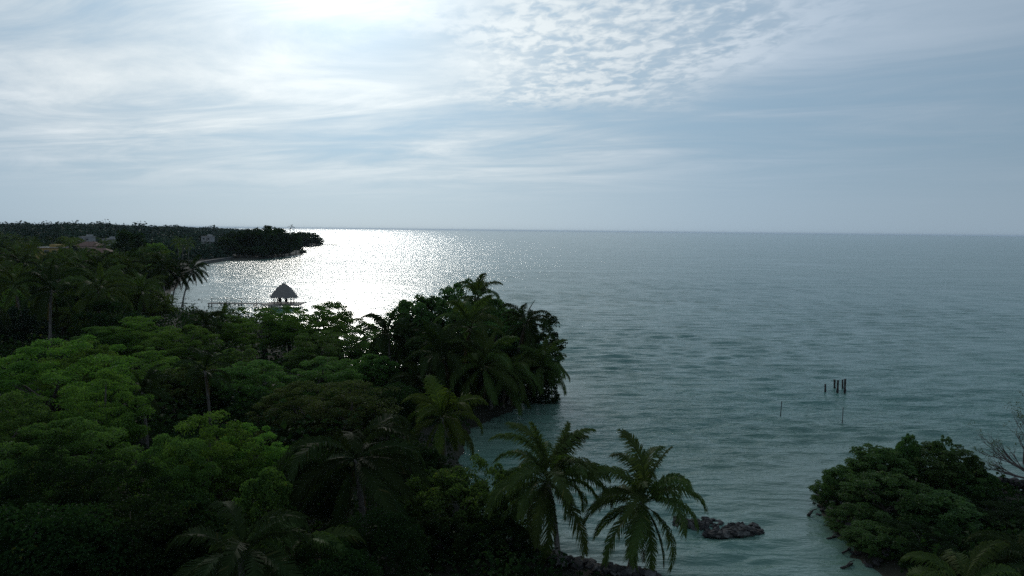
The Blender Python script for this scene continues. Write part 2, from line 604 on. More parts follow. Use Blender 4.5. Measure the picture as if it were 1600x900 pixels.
def tree_meshes(seed, R=5.0, H=10.0, hz=3.6, n_puff=95, per=120, leaf=0.30, puff=(.16, .28), flat=.6, wide=.52, hollow=.75, limbs=9, low=-.45):
    """trunk mesh with limbs and crown mesh of a tree H metres high"""
    r = np.random.default_rng(seed)
    random.seed(seed)
    lump = unit(r.normal(size=(7, 3)))
    lamp = r.uniform(-.42, .36, 7)
    d = unit(r.normal(size=(n_puff * 4, 3)))
    d = d[d[:, 2] > low][:n_puff]
    n = len(d)
    shape = 1 + (np.maximum(d @ lump.T, 0) ** 3 * lamp).sum(1)
    rad = np.where(r.random(n) < hollow, r.uniform(.80, 1.0, n), r.uniform(.35, .8, n)) * shape
    prad = R * r.uniform(*puff, n)
    cz = H - hz * 1.02
    cen = d * rad[:, None] * np.array([R - R * .2, R - R * .2, hz - R * .12]) + np.array([0, 0, cz])
    P, T, Nn, L, rnd = puff_leaves(r, cen, prad, per, leaf, flat)
    v, f = leaf_quads(P, T, Nn, L, L * wide)
    crown = mesh_np('crown', v, f, np.repeat(rnd, 4))
    mb = MB()
    top = Vector((r.normal(0, .3), r.normal(0, .3), cz - hz * .25))
    r0 = 0.028 * H + .05
    mb.tube([(0, 0, -.4), (top.x * .3, top.y * .3, top.z * .4), top], [r0 * 1.25, r0, r0 * .7], 7, .15)
    idx = r.choice(n, min(limbs, n), replace=False)
    for i in idx:
        e = Vector(cen[i])
        s = Vector((0, 0, 0)).lerp(top, r.uniform(.6, 1.0))
        m = s.lerp(e, .5) + Vector((r.normal(0, .25), r.normal(0, .25), R * .05))
        mb.tube([s, m, e], [r0 * .5, r0 * .32, r0 * .1], 5, .15)
    return mb.mesh('trunk', True), crown


PROTO = {}
# canopy trees of fine light clumps
PROTO['fluffy'] = [tree_meshes(100 + i, R=5, H=10, hz=4.6, n_puff=160, per=145, leaf=.20, puff=(.08, .17), flat=.64, low=-.92, hollow=.68) for i in range(4)]
# rounder, denser trees
PROTO['round'] = [tree_meshes(120 + i, R=5, H=10, hz=4.4, n_puff=100, per=130, leaf=.30, puff=(.15, .26), flat=.7, low=-.6) for i in range(3)]
# sea grape and mangrove: looser outline, upright tufts
PROTO['tuft'] = [tree_meshes(140 + i, R=5, H=10, hz=5.2, n_puff=170, per=85, leaf=.34, puff=(.07, .15), flat=1.0, wide=.6, low=-.75, hollow=.7) for i in range(3)]
# low shrubs, bush down to the ground
PROTO['shrub'] = [tree_meshes(160 + i, R=5, H=6, hz=4.2, n_puff=170, per=105, leaf=.26, puff=(.06, .15), flat=.9, wide=.6, low=-.85, hollow=.72) for i in range(3)]
# the same kinds further off
PROTO['mid'] = [tree_meshes(180 + i, R=5, H=10, hz=4.4, n_puff=75, per=52, leaf=.52, puff=(.13, .25), flat=.65, low=-.7, limbs=5) for i in range(5)]
PROTO['far'] = [tree_meshes(200 + i, R=5, H=10, hz=4.6, n_puff=60, per=34, leaf=.85, puff=(.14, .26), flat=.7, low=-.8, limbs=4) for i in range(4)]

GROUND_CACHE = []
COUNT = {}


def tree(px, ytop, Y, width, kind, mat, label, name='tree', cat='tree', group=None, base=None, variant=None, thick=1.0):
    """a tree whose top stands at this pixel, Y metres ahead"""
    top = at(px, ytop, Y)
    g = gz(top.x, top.y) if base is None else base
    h = max(top.z - g, 1.2)
    k = COUNT.get(kind, 0)
    COUNT[kind] = k + 1
    tm, cm = PROTO[kind][(k if variant is None else variant) % len(PROTO[kind])]
    h0 = 6.0 if kind == 'shrub' else 10.0
    root = empty(name, (top.x, top.y, g), rng.uniform(0, 6.28))
    root.scale = (width / 10.0, width / 10.0 * thick, h / h0)
    obj('trunk', tm, M['bark'], root)
    obj('crown', cm, M[mat], root)
    tag(root, label, cat, group)
    GROUND_CACHE.append((top.x, top.y, width * .5))
    return root


# ------------------------------------------------------------------ palms
def frond_mesh(seed, theta0, bend, length=4.6, pairs=66, droop=.5, narrow=1.0):
    r = np.random.default_rng(seed)
    n = 18
    s = np.linspace(0, 1, n)
    th = math.radians(theta0) - math.radians(bend) * s ** 1.4
    pts = np.zeros((n, 3))
    for i in range(1, n):
        a = .5 * (th[i] + th[i - 1])
        pts[i] = pts[i - 1] + np.array([math.cos(a), 0, math.sin(a)]) * length / (n - 1)
    pts[:, 1] += r.normal(0, .10) * s ** 2 * length
    verts, f4, f3, rnd = [], [], [], []
    # stalk: a flat three-sided rib
    for i in range(n):
        w = .045 * (1 - .85 * s[i]) + .005
        t = np.array([math.cos(th[i]), 0, math.sin(th[i])])
        up = np.array([-t[2], 0, t[0]])
        verts += [pts[i] + np.array([0, w, 0]), pts[i] - np.array([0, w, 0]), pts[i] - up * w * 1.2]
        rnd += [.5] * 3
    for i in range(n - 1):
        for k in range(3):
            a, b = i * 3 + k, i * 3 + (k + 1) % 3
            f4.append([a, b, b + 3, a + 3])
    for i in range(pairs):
        u = .16 + .84 * (i + .5) / pairs
        x = u * (n - 1)
        j = min(int(x), n - 2)
        p = pts[j] + (pts[j + 1] - pts[j]) * (x - j)
        a = th[j] + (th[j + 1] - th[j]) * (x - j)
        t = np.array([math.cos(a), 0, math.sin(a)])
        up = np.array([-t[2], 0, t[0]])
        shape = min(1.0, .45 + 2.2 * (u - .16)) * (1 - .62 * max(0, (u - .55) / .45) ** 1.5)
        for side in (-1, 1):
            L = 1.26 * narrow * shape * r.uniform(.86, 1.1) * length / 4.6
            d = np.array([0, side, 0]) * r.uniform(.5, .8) + t * (.5 + .5 * u) + up * r.uniform(.0, .3)
            d /= np.linalg.norm(d)
            g = np.array([0, 0, -1.0])
            m = p + d * L * .5
            d2 = d + g * (droop + .35) * r.uniform(.7, 1.8)
            d2 /= np.linalg.norm(d2)
            q = m + d2 * L * .55
            w = .050 * length / 4.6
            b = len(verts)
            verts += [p - t * w, p + t * w, m + t * w * .95, m - t * w * .95, q]
            f4.append([b, b + 1, b + 2, b + 3])
            f3.append([b + 3, b + 2, b + 4])
            c = float(np.clip(r.normal(.45, .2), 0, .97))
            rnd += [c] * 5
    return mesh_np('frond', np.array(verts), [np.array(f4), np.array(f3)], np.array(rnd))


# from upright spear leaves to hanging old ones
FROND_SET = [(84, 34, .25, .6), (76, 78, .45, 1.), (68, 98, .55, 1.), (58, 108, .65, 1.), (46, 112, .7, 1.), (32, 108, .8, 1.), (16, 98, .9, 1.),
             (-2, 84, 1.0, 1.), (-18, 64, .9, 1.), (-34, 50, 1.0, .95), (-52, 34, 1.1, .85)]
FRONDS = [[frond_mesh(300 + 10 * i + k, t + 5 * k, b, droop=d, narrow=w) for k in range(2)] for i, (t, b, d, w) in enumerate(FROND_SET)]
DRY_FROND = [frond_mesh(500 + k, -66 - 6 * k, 20, length=4.0, pairs=30, droop=1.2, narrow=.7) for k in range(2)]
FRONDS_FAR = [frond_mesh(520 + i, t, b, pairs=30, droop=d, narrow=w * 1.1) for i, (t, b, d, w) in enumerate(FROND_SET)]
for me in FRONDS_FAR:       # fewer, broader leaflets for palms far from the camera
    pass


def nut_mesh():
    r = np.random.default_rng(5)
    mb = MB()
    mb.tube([(0, 0, -.15), (0, 0, -.09), (0, 0, .0), (0, 0, .09), (0, 0, .14)], [.02, .1, .125, .09, .02], 7)
    return mb.mesh('coconut', True)


NUT = nut_mesh()
PALM_AT = []


def palm(base, crown, label, n=22, size=1.0, mat='palm', seed=0, group=None, low=1.0, high=1.0, dry=2, nuts=4, name='coconut_palm', far=False, lean=None, start=0.0):
    """trunk from base to crown with a head of fronds, each frond a part"""
    r = random.Random(seed * 7 + 13)
    base, crown = Vector(base), Vector(crown)
    root = empty(name, base)
    rel = crown - base
    mb = MB()
    pts, rad = [], []
    seg = 5 if far else 12
    for i in range(seg + 1):
        u = i / seg
        bow = Vector((rel.x, rel.y, 0)) * (u ** 1.6 - u) * .9
        pts.append(Vector((0, 0, -.3)).lerp(rel, u) + bow)
        w = (.125 + .05 * (1 - u) + .14 * max(0, 1 - u * 7)) * size ** .6
        rad.append(w * (1.0 if i % 2 else 1.06))
    mb.tube(pts, rad, 5 if far else 8)
    mb.build('trunk', M['palm_bark'], root, True)
    az = r.uniform(0, 6.28)
    tilt = Matrix.Rotation(r.uniform(-.16, .16), 4, 'X') @ Matrix.Rotation(r.uniform(-.16, .16), 4, 'Y')
    for i in range(n):
        u = start + (1 - start) * i / (n - 1)
        k = int(round((u ** .9) * (len(FROND_SET) - 1)))
        k = max(0, min(len(FROND_SET) - 1, k))
        if u > .62 and r.random() > low:
            k = max(0, k - 3)
        if u < .3 and r.random() > high:
            k += 2
        az += 2.399963 + r.uniform(-.25, .25)
        me = FRONDS_FAR[k] if far else FRONDS[k][i % 2]
        o = obj('frond', me, M[mat], root)
        sc = size * r.uniform(.88, 1.08) * (.82 if k == 0 else 1.0)
        o.matrix_local = Matrix.Translation(rel) @ tilt @ Matrix.Rotation(az, 4, 'Z') @ Matrix.Rotation(r.uniform(-.45, .45), 4, 'X') \
            @ Matrix.Rotation(r.uniform(-.18, .18), 4, 'Y') @ Matrix.Diagonal((sc, sc, sc, 1))
    for i in range(dry):
        o = obj('dry_frond', DRY_FROND[i % 2], M['palm_dry'], root)
        sc = size * r.uniform(.7, .95)
        o.matrix_local = Matrix.Translation(rel + Vector((0, 0, -.1))) @ Matrix.Rotation(r.uniform(0, 6.28), 4, 'Z') @ Matrix.Diagonal((sc, sc, sc, 1))
    for i in range(nuts):
        a = i * 1.3 + seed
        obj('coconut', NUT, M['coconut'], root, rel + Vector((.27 * math.cos(a), .27 * math.sin(a), -.25 - .1 * (i % 2))))
    tag(root, label, 'palm', group)
    PALM_AT.append((base.x, base.y))
    GROUND_CACHE.append((crown.x, crown.y, 1.6 * size))
    return root


def palm_px(cx, cy, Y, label, lean=(0, 0), **kw):
    c = at(cx, cy, Y)
    bx, by = c.x + lean[0], c.y + lean[1]
    return palm((bx, by, gz(bx, by)), c, label, **kw)


# ---- the two palms on the near shore and their neighbours
palm((2.6, 36.6, .75), at(856, 752, 38.2), 'tall coconut palm with curved grey trunk above the rock bank, left of its twin', n=31, size=.92, seed=1, low=.95, dry=1, nuts=6)
palm((6.3, 36.0, .55), at(1004, 786, 37.2), 'bushy coconut palm leaning over the shore just before the low rock groin', n=28, size=.86, seed=2, low=.9, dry=1, nuts=3)
palm_px(690, 652, 52, 'lime green young palm at the head of the small inlet, behind the dark shore bush', (.3, .3), n=18, size=.82, mat='palm_lime', seed=3, low=.6, dry=1, nuts=0)
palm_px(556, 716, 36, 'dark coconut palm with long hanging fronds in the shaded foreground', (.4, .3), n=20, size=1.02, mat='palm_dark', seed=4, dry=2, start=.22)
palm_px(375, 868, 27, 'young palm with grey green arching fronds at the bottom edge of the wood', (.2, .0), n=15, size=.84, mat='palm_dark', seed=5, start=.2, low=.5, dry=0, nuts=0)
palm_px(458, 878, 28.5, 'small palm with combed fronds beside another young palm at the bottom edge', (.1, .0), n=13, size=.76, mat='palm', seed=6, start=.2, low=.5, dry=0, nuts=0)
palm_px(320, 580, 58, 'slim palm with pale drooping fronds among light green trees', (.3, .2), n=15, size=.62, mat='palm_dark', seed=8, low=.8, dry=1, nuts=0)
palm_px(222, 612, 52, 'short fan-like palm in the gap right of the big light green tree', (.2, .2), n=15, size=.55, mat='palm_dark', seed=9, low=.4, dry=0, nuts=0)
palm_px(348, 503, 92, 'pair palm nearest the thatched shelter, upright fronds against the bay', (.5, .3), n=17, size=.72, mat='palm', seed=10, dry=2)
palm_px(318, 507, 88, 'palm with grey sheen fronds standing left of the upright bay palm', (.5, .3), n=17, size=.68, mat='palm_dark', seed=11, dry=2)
# ---- palms in the clump on the little headland
HG = 'palms in the dark clump on the headland'
for i, (cx, cy, Y, lean, sz, mt, lb) in enumerate([
    (747, 466, 84, (1.0, 0), .78, 'palm', 'tallest palm, its head rising above the dark headland clump'),
    (735, 512, 69, (1.0, 5), .95, 'palm', 'palm with brownish fronds in the middle of the headland clump'),
    (690, 556, 65, (.6, 4), .98, 'palm_dark', 'low palm with arching fronds at the left front of the headland clump'),
    (755, 572, 65, (.6, 5), .95, 'palm', 'low palm with spreading fronds at the front centre of the headland clump'),
    (606, 520, 77, (.3, .3), .78, 'palm_dark', 'slender palm at the left end of the headland clump, bright water behind'),
    (632, 530, 78, (.3, .3), .70, 'palm_dark', 'thin palm second from the left end of the headland clump'),
    (822, 506, 74, (-1.5, 3), .72, 'palm_dark', 'shaggy brown palm high on the seaward side of the headland clump'),
    (846, 574, 72, (-3.4, .5), .85, 'palm', 'palm leaning far out over the sea from the headland clump'),
    (795, 588, 67, (-.6, 4), .85, 'palm', 'low palm overhanging the waterline at the foot of the headland clump'),
    (660, 600, 66, (.2, .2), .80, 'palm_dark', 'low palm just left of the inlet below the headland clump')]):
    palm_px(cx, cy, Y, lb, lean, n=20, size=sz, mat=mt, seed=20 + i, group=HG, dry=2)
# ---- palms at the right edge
palm((17.6, 29.3, .9), at(1505, 918, 31.5), 'half seen palm with green fronds at the bottom right below the mangrove bush', n=15, size=.72, mat='palm', seed=41, start=.2, low=.4, dry=1, nuts=0)
palm((25.2, 32.6, .9), at(1612, 882, 33.5), 'palm cut by the right edge, its fronds over the mangrove bush', n=15, size=.72, mat='palm_dark', seed=42, start=.2, low=.4, dry=1, nuts=0)
# ---- the leaning shore palms across the bay
b = hit(285, 478, .4)
palm(b, at(301, 422, b.y + 2), 'lone leaning palm with bare trunk out over the bay water', n=18, size=1.0, mat='palm_dark', seed=43, dry=2)
b = hit(268, 478, .4)
palm(b, at(280, 430, b.y + 1), 'palm just behind the leaning one, trunk showing against the bay', n=18, size=.95, mat='palm_dark', seed=44, dry=3)
b = hit(247, 478, .4)
palm(b, at(254, 418, b.y), 'dense dark palm third from the water beside the leaning palm', n=22, size=1.1, mat='palm_dark', seed=45, dry=4)

# ---- near broadleaf trees
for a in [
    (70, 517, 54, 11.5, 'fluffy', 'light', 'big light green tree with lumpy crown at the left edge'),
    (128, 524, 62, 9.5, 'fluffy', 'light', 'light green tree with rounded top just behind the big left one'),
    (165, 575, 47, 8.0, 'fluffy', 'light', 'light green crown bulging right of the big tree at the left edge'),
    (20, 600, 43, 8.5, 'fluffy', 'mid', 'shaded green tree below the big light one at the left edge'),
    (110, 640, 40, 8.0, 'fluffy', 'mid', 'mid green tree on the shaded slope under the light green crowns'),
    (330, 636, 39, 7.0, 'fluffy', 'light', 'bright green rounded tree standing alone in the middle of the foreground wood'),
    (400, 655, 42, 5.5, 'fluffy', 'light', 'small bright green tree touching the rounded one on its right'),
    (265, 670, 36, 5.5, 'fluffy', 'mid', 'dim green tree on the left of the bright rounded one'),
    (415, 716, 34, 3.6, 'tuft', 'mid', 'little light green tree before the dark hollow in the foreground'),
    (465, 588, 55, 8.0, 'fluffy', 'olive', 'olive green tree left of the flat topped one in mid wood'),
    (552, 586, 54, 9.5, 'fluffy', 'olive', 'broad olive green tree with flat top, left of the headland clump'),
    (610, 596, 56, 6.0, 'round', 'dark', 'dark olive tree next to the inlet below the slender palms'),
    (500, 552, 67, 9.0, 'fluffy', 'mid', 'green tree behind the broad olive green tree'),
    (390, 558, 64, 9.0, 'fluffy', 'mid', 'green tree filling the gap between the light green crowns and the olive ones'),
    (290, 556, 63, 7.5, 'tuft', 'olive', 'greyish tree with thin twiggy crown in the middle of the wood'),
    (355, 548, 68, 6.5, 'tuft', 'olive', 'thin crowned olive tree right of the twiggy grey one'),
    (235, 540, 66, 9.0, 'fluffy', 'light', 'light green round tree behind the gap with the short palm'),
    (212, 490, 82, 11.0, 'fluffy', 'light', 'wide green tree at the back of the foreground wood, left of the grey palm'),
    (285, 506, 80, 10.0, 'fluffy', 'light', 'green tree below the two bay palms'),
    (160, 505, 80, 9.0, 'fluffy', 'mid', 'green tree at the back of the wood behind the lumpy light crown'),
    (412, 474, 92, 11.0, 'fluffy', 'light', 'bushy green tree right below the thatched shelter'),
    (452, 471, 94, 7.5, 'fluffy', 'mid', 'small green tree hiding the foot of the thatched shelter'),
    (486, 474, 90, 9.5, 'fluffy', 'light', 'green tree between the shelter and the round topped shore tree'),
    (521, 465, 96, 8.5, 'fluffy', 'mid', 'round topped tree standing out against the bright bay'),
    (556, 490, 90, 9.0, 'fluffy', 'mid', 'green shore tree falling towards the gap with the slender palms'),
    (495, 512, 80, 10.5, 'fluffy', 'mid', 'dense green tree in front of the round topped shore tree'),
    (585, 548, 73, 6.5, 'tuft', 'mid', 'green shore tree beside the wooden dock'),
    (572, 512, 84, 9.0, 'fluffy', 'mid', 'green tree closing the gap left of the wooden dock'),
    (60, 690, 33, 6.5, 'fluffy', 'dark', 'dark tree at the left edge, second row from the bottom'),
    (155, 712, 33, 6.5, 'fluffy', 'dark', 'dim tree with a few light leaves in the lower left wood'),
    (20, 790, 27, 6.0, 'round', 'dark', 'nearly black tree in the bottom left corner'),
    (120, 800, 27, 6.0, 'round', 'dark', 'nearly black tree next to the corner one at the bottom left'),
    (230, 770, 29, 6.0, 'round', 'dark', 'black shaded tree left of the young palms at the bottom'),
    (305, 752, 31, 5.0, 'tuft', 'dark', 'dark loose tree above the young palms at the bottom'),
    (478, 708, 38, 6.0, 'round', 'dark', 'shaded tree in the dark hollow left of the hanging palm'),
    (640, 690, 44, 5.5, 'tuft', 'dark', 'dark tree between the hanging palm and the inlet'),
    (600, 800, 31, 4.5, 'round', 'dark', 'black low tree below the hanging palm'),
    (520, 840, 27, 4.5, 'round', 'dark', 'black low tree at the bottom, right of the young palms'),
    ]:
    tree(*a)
tree(705, 716, 40, 7.0, 'shrub', 'mid', 'rounded dark green bush on the bank between the inlet and the tall palm', name='bush', cat='bush')
tree(775, 738, 40.5, 5.2, 'shrub', 'mid', 'green bush on the bank against the left side of the tall palm', name='bush', cat='bush')
tree(690, 790, 36, 5.0, 'shrub', 'dark', 'shaded lower bush before the rounded dark green one', name='bush', cat='bush')
tree(785, 800, 37, 4.0, 'shrub', 'dark', 'low dark bush at the foot of the tall palm by the rocks', name='bush', cat='bush')
# ---- headland clump
for a in [
    (640, 458, 84, 7.5, 'tuft', 'mangrove', 'airy mangrove with open trunks at the left of the headland clump'),
    (672, 449, 86, 9.0, 'tuft', 'mangrove', 'tall leafy mangrove second from the left of the headland clump'),
    (715, 446, 87, 9.0, 'tuft', 'mangrove', 'tall mangrove just left of the highest palm on the headland'),
    (768, 455, 84, 9.0, 'tuft', 'mangrove', 'mangrove just right of the highest palm on the headland'),
    (805, 470, 82, 8.0, 'tuft', 'mangrove', 'mangrove on the sloping shoulder of the headland clump'),
    (832, 498, 80, 7.0, 'tuft', 'dark', 'twiggy dark mangrove on the seaward shoulder of the headland clump'),
    (846, 530, 78, 6.5, 'tuft', 'mangrove', 'glossy mangrove above the palm leaning over the sea'),
    (800, 535, 73, 8.0, 'tuft', 'dark', 'dark mangrove in the heart of the headland clump'),
    (755, 505, 78, 9.0, 'tuft', 'mangrove', 'mangrove behind the brownish palm of the headland clump'),
    (700, 515, 74, 9.0, 'tuft', 'dark', 'dense dark tree behind the low palms of the headland clump'),
    (665, 520, 78, 6.5, 'tuft', 'mangrove', 'mangrove right of the slender palms on the headland'),
    (612, 545, 79, 5.5, 'tuft', 'mangrove', 'small mangrove between the wooden dock and the slender palms'),
    (845, 585, 75, 4.5, 'shrub', 'dark', 'low mangrove touching the water at the seaward foot of the headland clump'),
    ]:
    tree(*a, group='mangroves of the headland clump')
# ---- right spit
for a in [
    (1325, 722, 46.5, 4.6, 'shrub', 'mangrove', 'mangrove bush at the left tip of the right hand spit'),
    (1372, 692, 47, 5.2, 'tuft', 'mangrove', 'mangrove with sprays of leaves second from the left on the right hand spit'),
    (1306, 742, 46.5, 3.4, 'shrub', 'mangrove', 'low mangrove bush overhanging the rock edge at the tip of the right hand spit'),
    (1332, 795, 42.5, 3.6, 'shrub', 'mangrove', 'low mangrove bush over the middle of the rock edge'),
    (1356, 838, 39.8, 3.4, 'shrub', 'mangrove', 'low mangrove bush over the near end of the rock edge'),
    (1350, 700, 46.8, 2.0, 'tuft', 'mangrove', 'thin leafy shoot left of the highest sprig on the spit'),
    (1474, 688, 47.5, 2.0, 'tuft', 'mangrove', 'thin leafy shoot just right of the highest sprig on the spit'),
    (1522, 706, 47, 1.9, 'tuft', 'mangrove', 'thin leafy shoot nearest the bare branches on the spit'),
    (1422, 668, 48, 2.2, 'tuft', 'mangrove', 'thin sprig tree sticking up highest from the right hand spit'),
    (1455, 697, 48, 6.0, 'tuft', 'mangrove', 'wide mangrove with flat top right of the highest sprig'),
    (1508, 722, 47, 5.0, 'shrub', 'mangrove', 'mangrove bush at the right shoulder of the right hand spit'),
    (1395, 745, 43, 6.5, 'shrub', 'mangrove', 'rounded mangrove bush in the middle of the right hand spit'),
    (1478, 765, 42, 6.5, 'shrub', 'mangrove', 'green mangrove bush in the middle right of the spit'),
    (1385, 815, 39, 4.6, 'shrub', 'mangrove', 'mangrove bush hanging to the water on the near side of the right hand spit'),
    (1450, 830, 37.5, 5.0, 'shrub', 'dark', 'shaded mangrove bush at the bottom of the right hand spit'),
    (1555, 795, 41, 6.0, 'shrub', 'dark', 'dark bush near the right edge below the bare branches'),
    (1580, 862, 37, 5.0, 'shrub', 'dark', 'dark bush in the bottom right corner behind the cut palm'),
    ]:
    tree(*a, name='mangrove_bush', cat='bush', group='mangrove bushes of the right hand spit')


# ---- bare tree at the right edge
def bare_tree():
    r = random.Random(77)
    mb = MB()
    tips = []

    def grow(p, d, L, rad, depth):
        n = 4
        pts, rr = [p], [rad]
        q, dd = p, d
        for i in range(n):
            dd = (dd + Vector((r.uniform(-.25, .25), r.uniform(-.25, .25), r.uniform(-.1, .22)))).normalized()
            q = q + dd * L / n
            pts.append(q)
            rr.append(rad * (1 - .6 * (i + 1) / n))
            if depth > 0 and i > 0:
                for _ in range(2):
                    side = (dd + Vector((r.uniform(-1, .6), r.uniform(-1, 1), r.uniform(-.3, .7)))).normalized()
                    grow(q, side, L * r.uniform(.45, .7), rr[-1] * .72, depth - 1)
        mb.tube(pts, rr, 5)
        if depth == 0:
            tips.append(q)

    g = gz(36.6, 46.5)
    base = Vector((0, 0, -.2))
    grow(base, Vector((-.55, .1, .9)).normalized(), 6.0, .34, 3)
    grow(base + Vector((.1, 0, .3)), Vector((-.95, .2, .55)).normalized(), 5.6, .30, 3)
    root = empty('bare_tree', (36.2, 46.0, g))
    root.scale = (.66, .66, .60)
    mb.build('branches', M['dead_wood'], root, True)
    T = np.array([tuple(t) for t in tips])
    T = T[np.random.default_rng(3).random(len(T)) < .3]
    P, D, Nn, L, rnd = puff_leaves(np.random.default_rng(4), T, np.full(len(T), .22), 9, .17, 1.0)
    v, f = leaf_quads(P, D, Nn, L, L * .5)
    obj('leaves', mesh_np('leaves', v, f, np.repeat(rnd, 4)), M['olive'], root)
    tag(root, 'half bare tree with thin dark twigs and few leaves at the right edge', 'tree')


bare_tree()

# ==== MIDDLE and far wood ==========================================
# houses first, so that trees in front of them stay low
KEEP = []       # (px0, px1, y, Y): nothing nearer than Y may rise above y here


def house(px, ybase, Y, w, dep, h, wall, roofmat, roof, label, rz=0.0, wins=3, floors=1):
    c = at(px, ybase, Y)
    g = gz(c.x, c.y)
    root = empty('house', (c.x, c.y, g), rz)
    H = max(c.z - g, .5) + h                      # walls from the ground up to the eaves
    body = MB().box((0, 0, H / 2), (w, dep, H)).build('wall', M[wall], root)
    if roof == 'flat':
        MB().box((0, 0, H + .09), (w + .5, dep + .5, .22)).build('roof', M[roofmat], root)
        MB().box((w * .2, 0, H + .75), (w * .35, dep * .5, 1.1)).build('roof_room', M[wall], root)
    else:
        mb = MB()
        a, b, t = w / 2 + .4, dep / 2 + .4, 1.7
        e = w * .22
        lo, hi = H - .05, H + t
        P = [(-a, -b, lo), (a, -b, lo), (a, b, lo), (-a, b, lo), (-e, 0, hi), (e, 0, hi)]
        mb.poly([P[0], P[1], P[5], P[4]]).poly([P[2], P[3], P[4], P[5]]).poly([P[1], P[2], P[5]]).poly([P[3], P[0], P[4]]).poly([P[3], P[2], P[1], P[0]])
        mb.build('roof', M[roofmat], root)
    for f in range(floors):
        for i in range(wins):
            x = (i + .5) / wins * w - w / 2
            z = H - 1.5 - 2.8 * f
            fr = MB().box((x, -dep / 2 - .03, z), (1.3, .08, 1.2)).build('window', M['white_wall'], root)
            MB().box((x, -dep / 2 - .065, z), (1.1, .03, 1.0)).build('pane', M['glass'], fr)
    MB().box((w * .08, -dep / 2 - .03, H - 2.8 * floors + 1.0), (1.0, .06, 2.0)).build('door', M['wood'], root)
    tag(root, label, 'house')
    GROUND_CACHE.append((c.x, c.y, max(w, dep) * .6))
    KEEP.append((px - w / 2 / Y * F - 4, px + w / 2 / Y * F + 4, ybase - 2, Y))


house(82, 399, 285, 10.5, 8, 3.1, 'yellow_wall', 'grey_roof', 'flat', 'yellow house with pale flat roof at the far left among palms')
house(142, 389, 300, 9.0, 8, 1.4, 'pink_wall', 'terracotta', 'hip', 'brownish house with reddish tiled roof right of the yellow one')
house(155, 400, 270, 11.0, 7, 1.3, 'pink_wall', 'terracotta', 'hip', 'low house with long reddish roof before the other tiled one', wins=4)
house(137, 373, 420, 6.5, 6, 1.2, 'white_wall', 'grey_roof', 'flat', 'small white house between trees above the tiled roofs', wins=2)
house(173, 377, 400, 6.0, 6, 1.3, 'white_wall', 'grey_roof', 'flat', 'small white house just left of the big dark tree', wins=2)
house(325, 372, 480, 6.5, 6, 1.1, 'white_wall', 'grey_roof', 'flat', 'small white house in the wood left of the mangrove point', wins=2)

# ---- landmark trees of the far shore
for a in [
    (207, 352, 300, 15.0, 'far', 'dark', 'big dark round tree standing over the far wood'),
    (240, 378, 270, 13.0, 'far', 'mid', 'round green tree below the big dark one on the far shore'),
    (112, 368, 330, 17.0, 'far', 'olive', 'wide brownish tree behind the yellow house'),
    (30, 372, 300, 15.0, 'far', 'dark', 'dark tree at the left edge before the far houses')]:
    tree(*a)
for i, (px, yt, Y, w) in enumerate([(360, 372, 412, 14), (372, 364, 425, 16), (392, 359, 432, 18), (410, 361, 428, 17), (427, 354, 446, 17), (440, 360, 455, 15),
                                    (452, 366, 470, 15), (462, 374, 484, 10), (382, 382, 408, 12), (404, 384, 412, 12), (425, 382, 425, 13), (444, 380, 445, 13),
                                    (472, 390, 494, 6)]):
    tree(px, yt - (5 if i < 8 else 0), Y, w, 'far', 'dark', 'small dark bush at the waterline on the tip of the mangrove point' if i == 12 else
         'flat topped tree, highest on the dark mangrove point' if i == 4 else ('dark tree in the back row of the mangrove point, %s from the left' % ['first', 'second', 'third', 'fourth', '', 'fifth', 'sixth', 'seventh'][i] if i < 8 else
         'dark tree at the waterline of the mangrove point, %s from the left' % ['first', 'second', 'third', 'fourth'][i - 8]),
         group='trees of the mangrove point')
for i, (px, yt, Y, w) in enumerate([(470, 361, 720, 17), (487, 362, 735, 20), (478, 368, 705, 16), (494, 370, 745, 14), (458, 364, 700, 15)]):
    tree(px, yt, Y, w, 'far', 'dark', 'small far tree on the second point beyond the mangrove point, %s' % ['second from the left', 'tallest', 'in the middle', 'nearest its jetty', 'leftmost'][i], group='trees of the second point')
b = hit(452, 385, 1.0)
palm(b, at(455, 355, b.y), 'thin spindly palm sticking up between the two far points', n=8, size=.9, mat='palm_dark', seed=61, far=True, dry=0, nuts=0)

# ---- the wood between the foreground and the far shore
ZONES = [  # (Y range, label tree, label palm, group)
    (86, 150, 'tree in the belt of wood behind the light green crowns', 'palm in the belt of wood behind the light green crowns', 'wood behind the light crowns'),
    (150, 225, 'tree in the palm grove beside the bay, level with the leaning palm', 'palm in the grove beside the bay, level with the leaning palm', 'grove beside the bay'),
    (225, 345, 'tree in the far grove around the houses', 'palm in the far grove around the houses', 'grove around the houses')]
GREENS = ['mid', 'dark', 'olive', 'far', 'dark', 'mid']


ORD = ['first', 'second', 'third', 'fourth', 'fifth', 'sixth', 'seventh', 'eighth', 'ninth', 'tenth', 'eleventh', 'twelfth', 'thirteenth',
       'fourteenth', 'fifteenth', 'sixteenth', 'seventeenth', 'eighteenth', 'nineteenth', 'twentieth']


def row_labels(things, rows, text):
    """single out things of one mass by row from the front and by place counted from the water side"""
    things = sorted(things, key=lambda o: o.location.y)
    per = max(1, math.ceil(len(things) / rows))
    for i in range(0, len(things), per):
        row = sorted(things[i:i + per], key=lambda o: -o.location.x / o.location.y)
        for k, o in enumerate(row):
            o['label'] = text % (ORD[i // per], ORD[min(k, 19)])


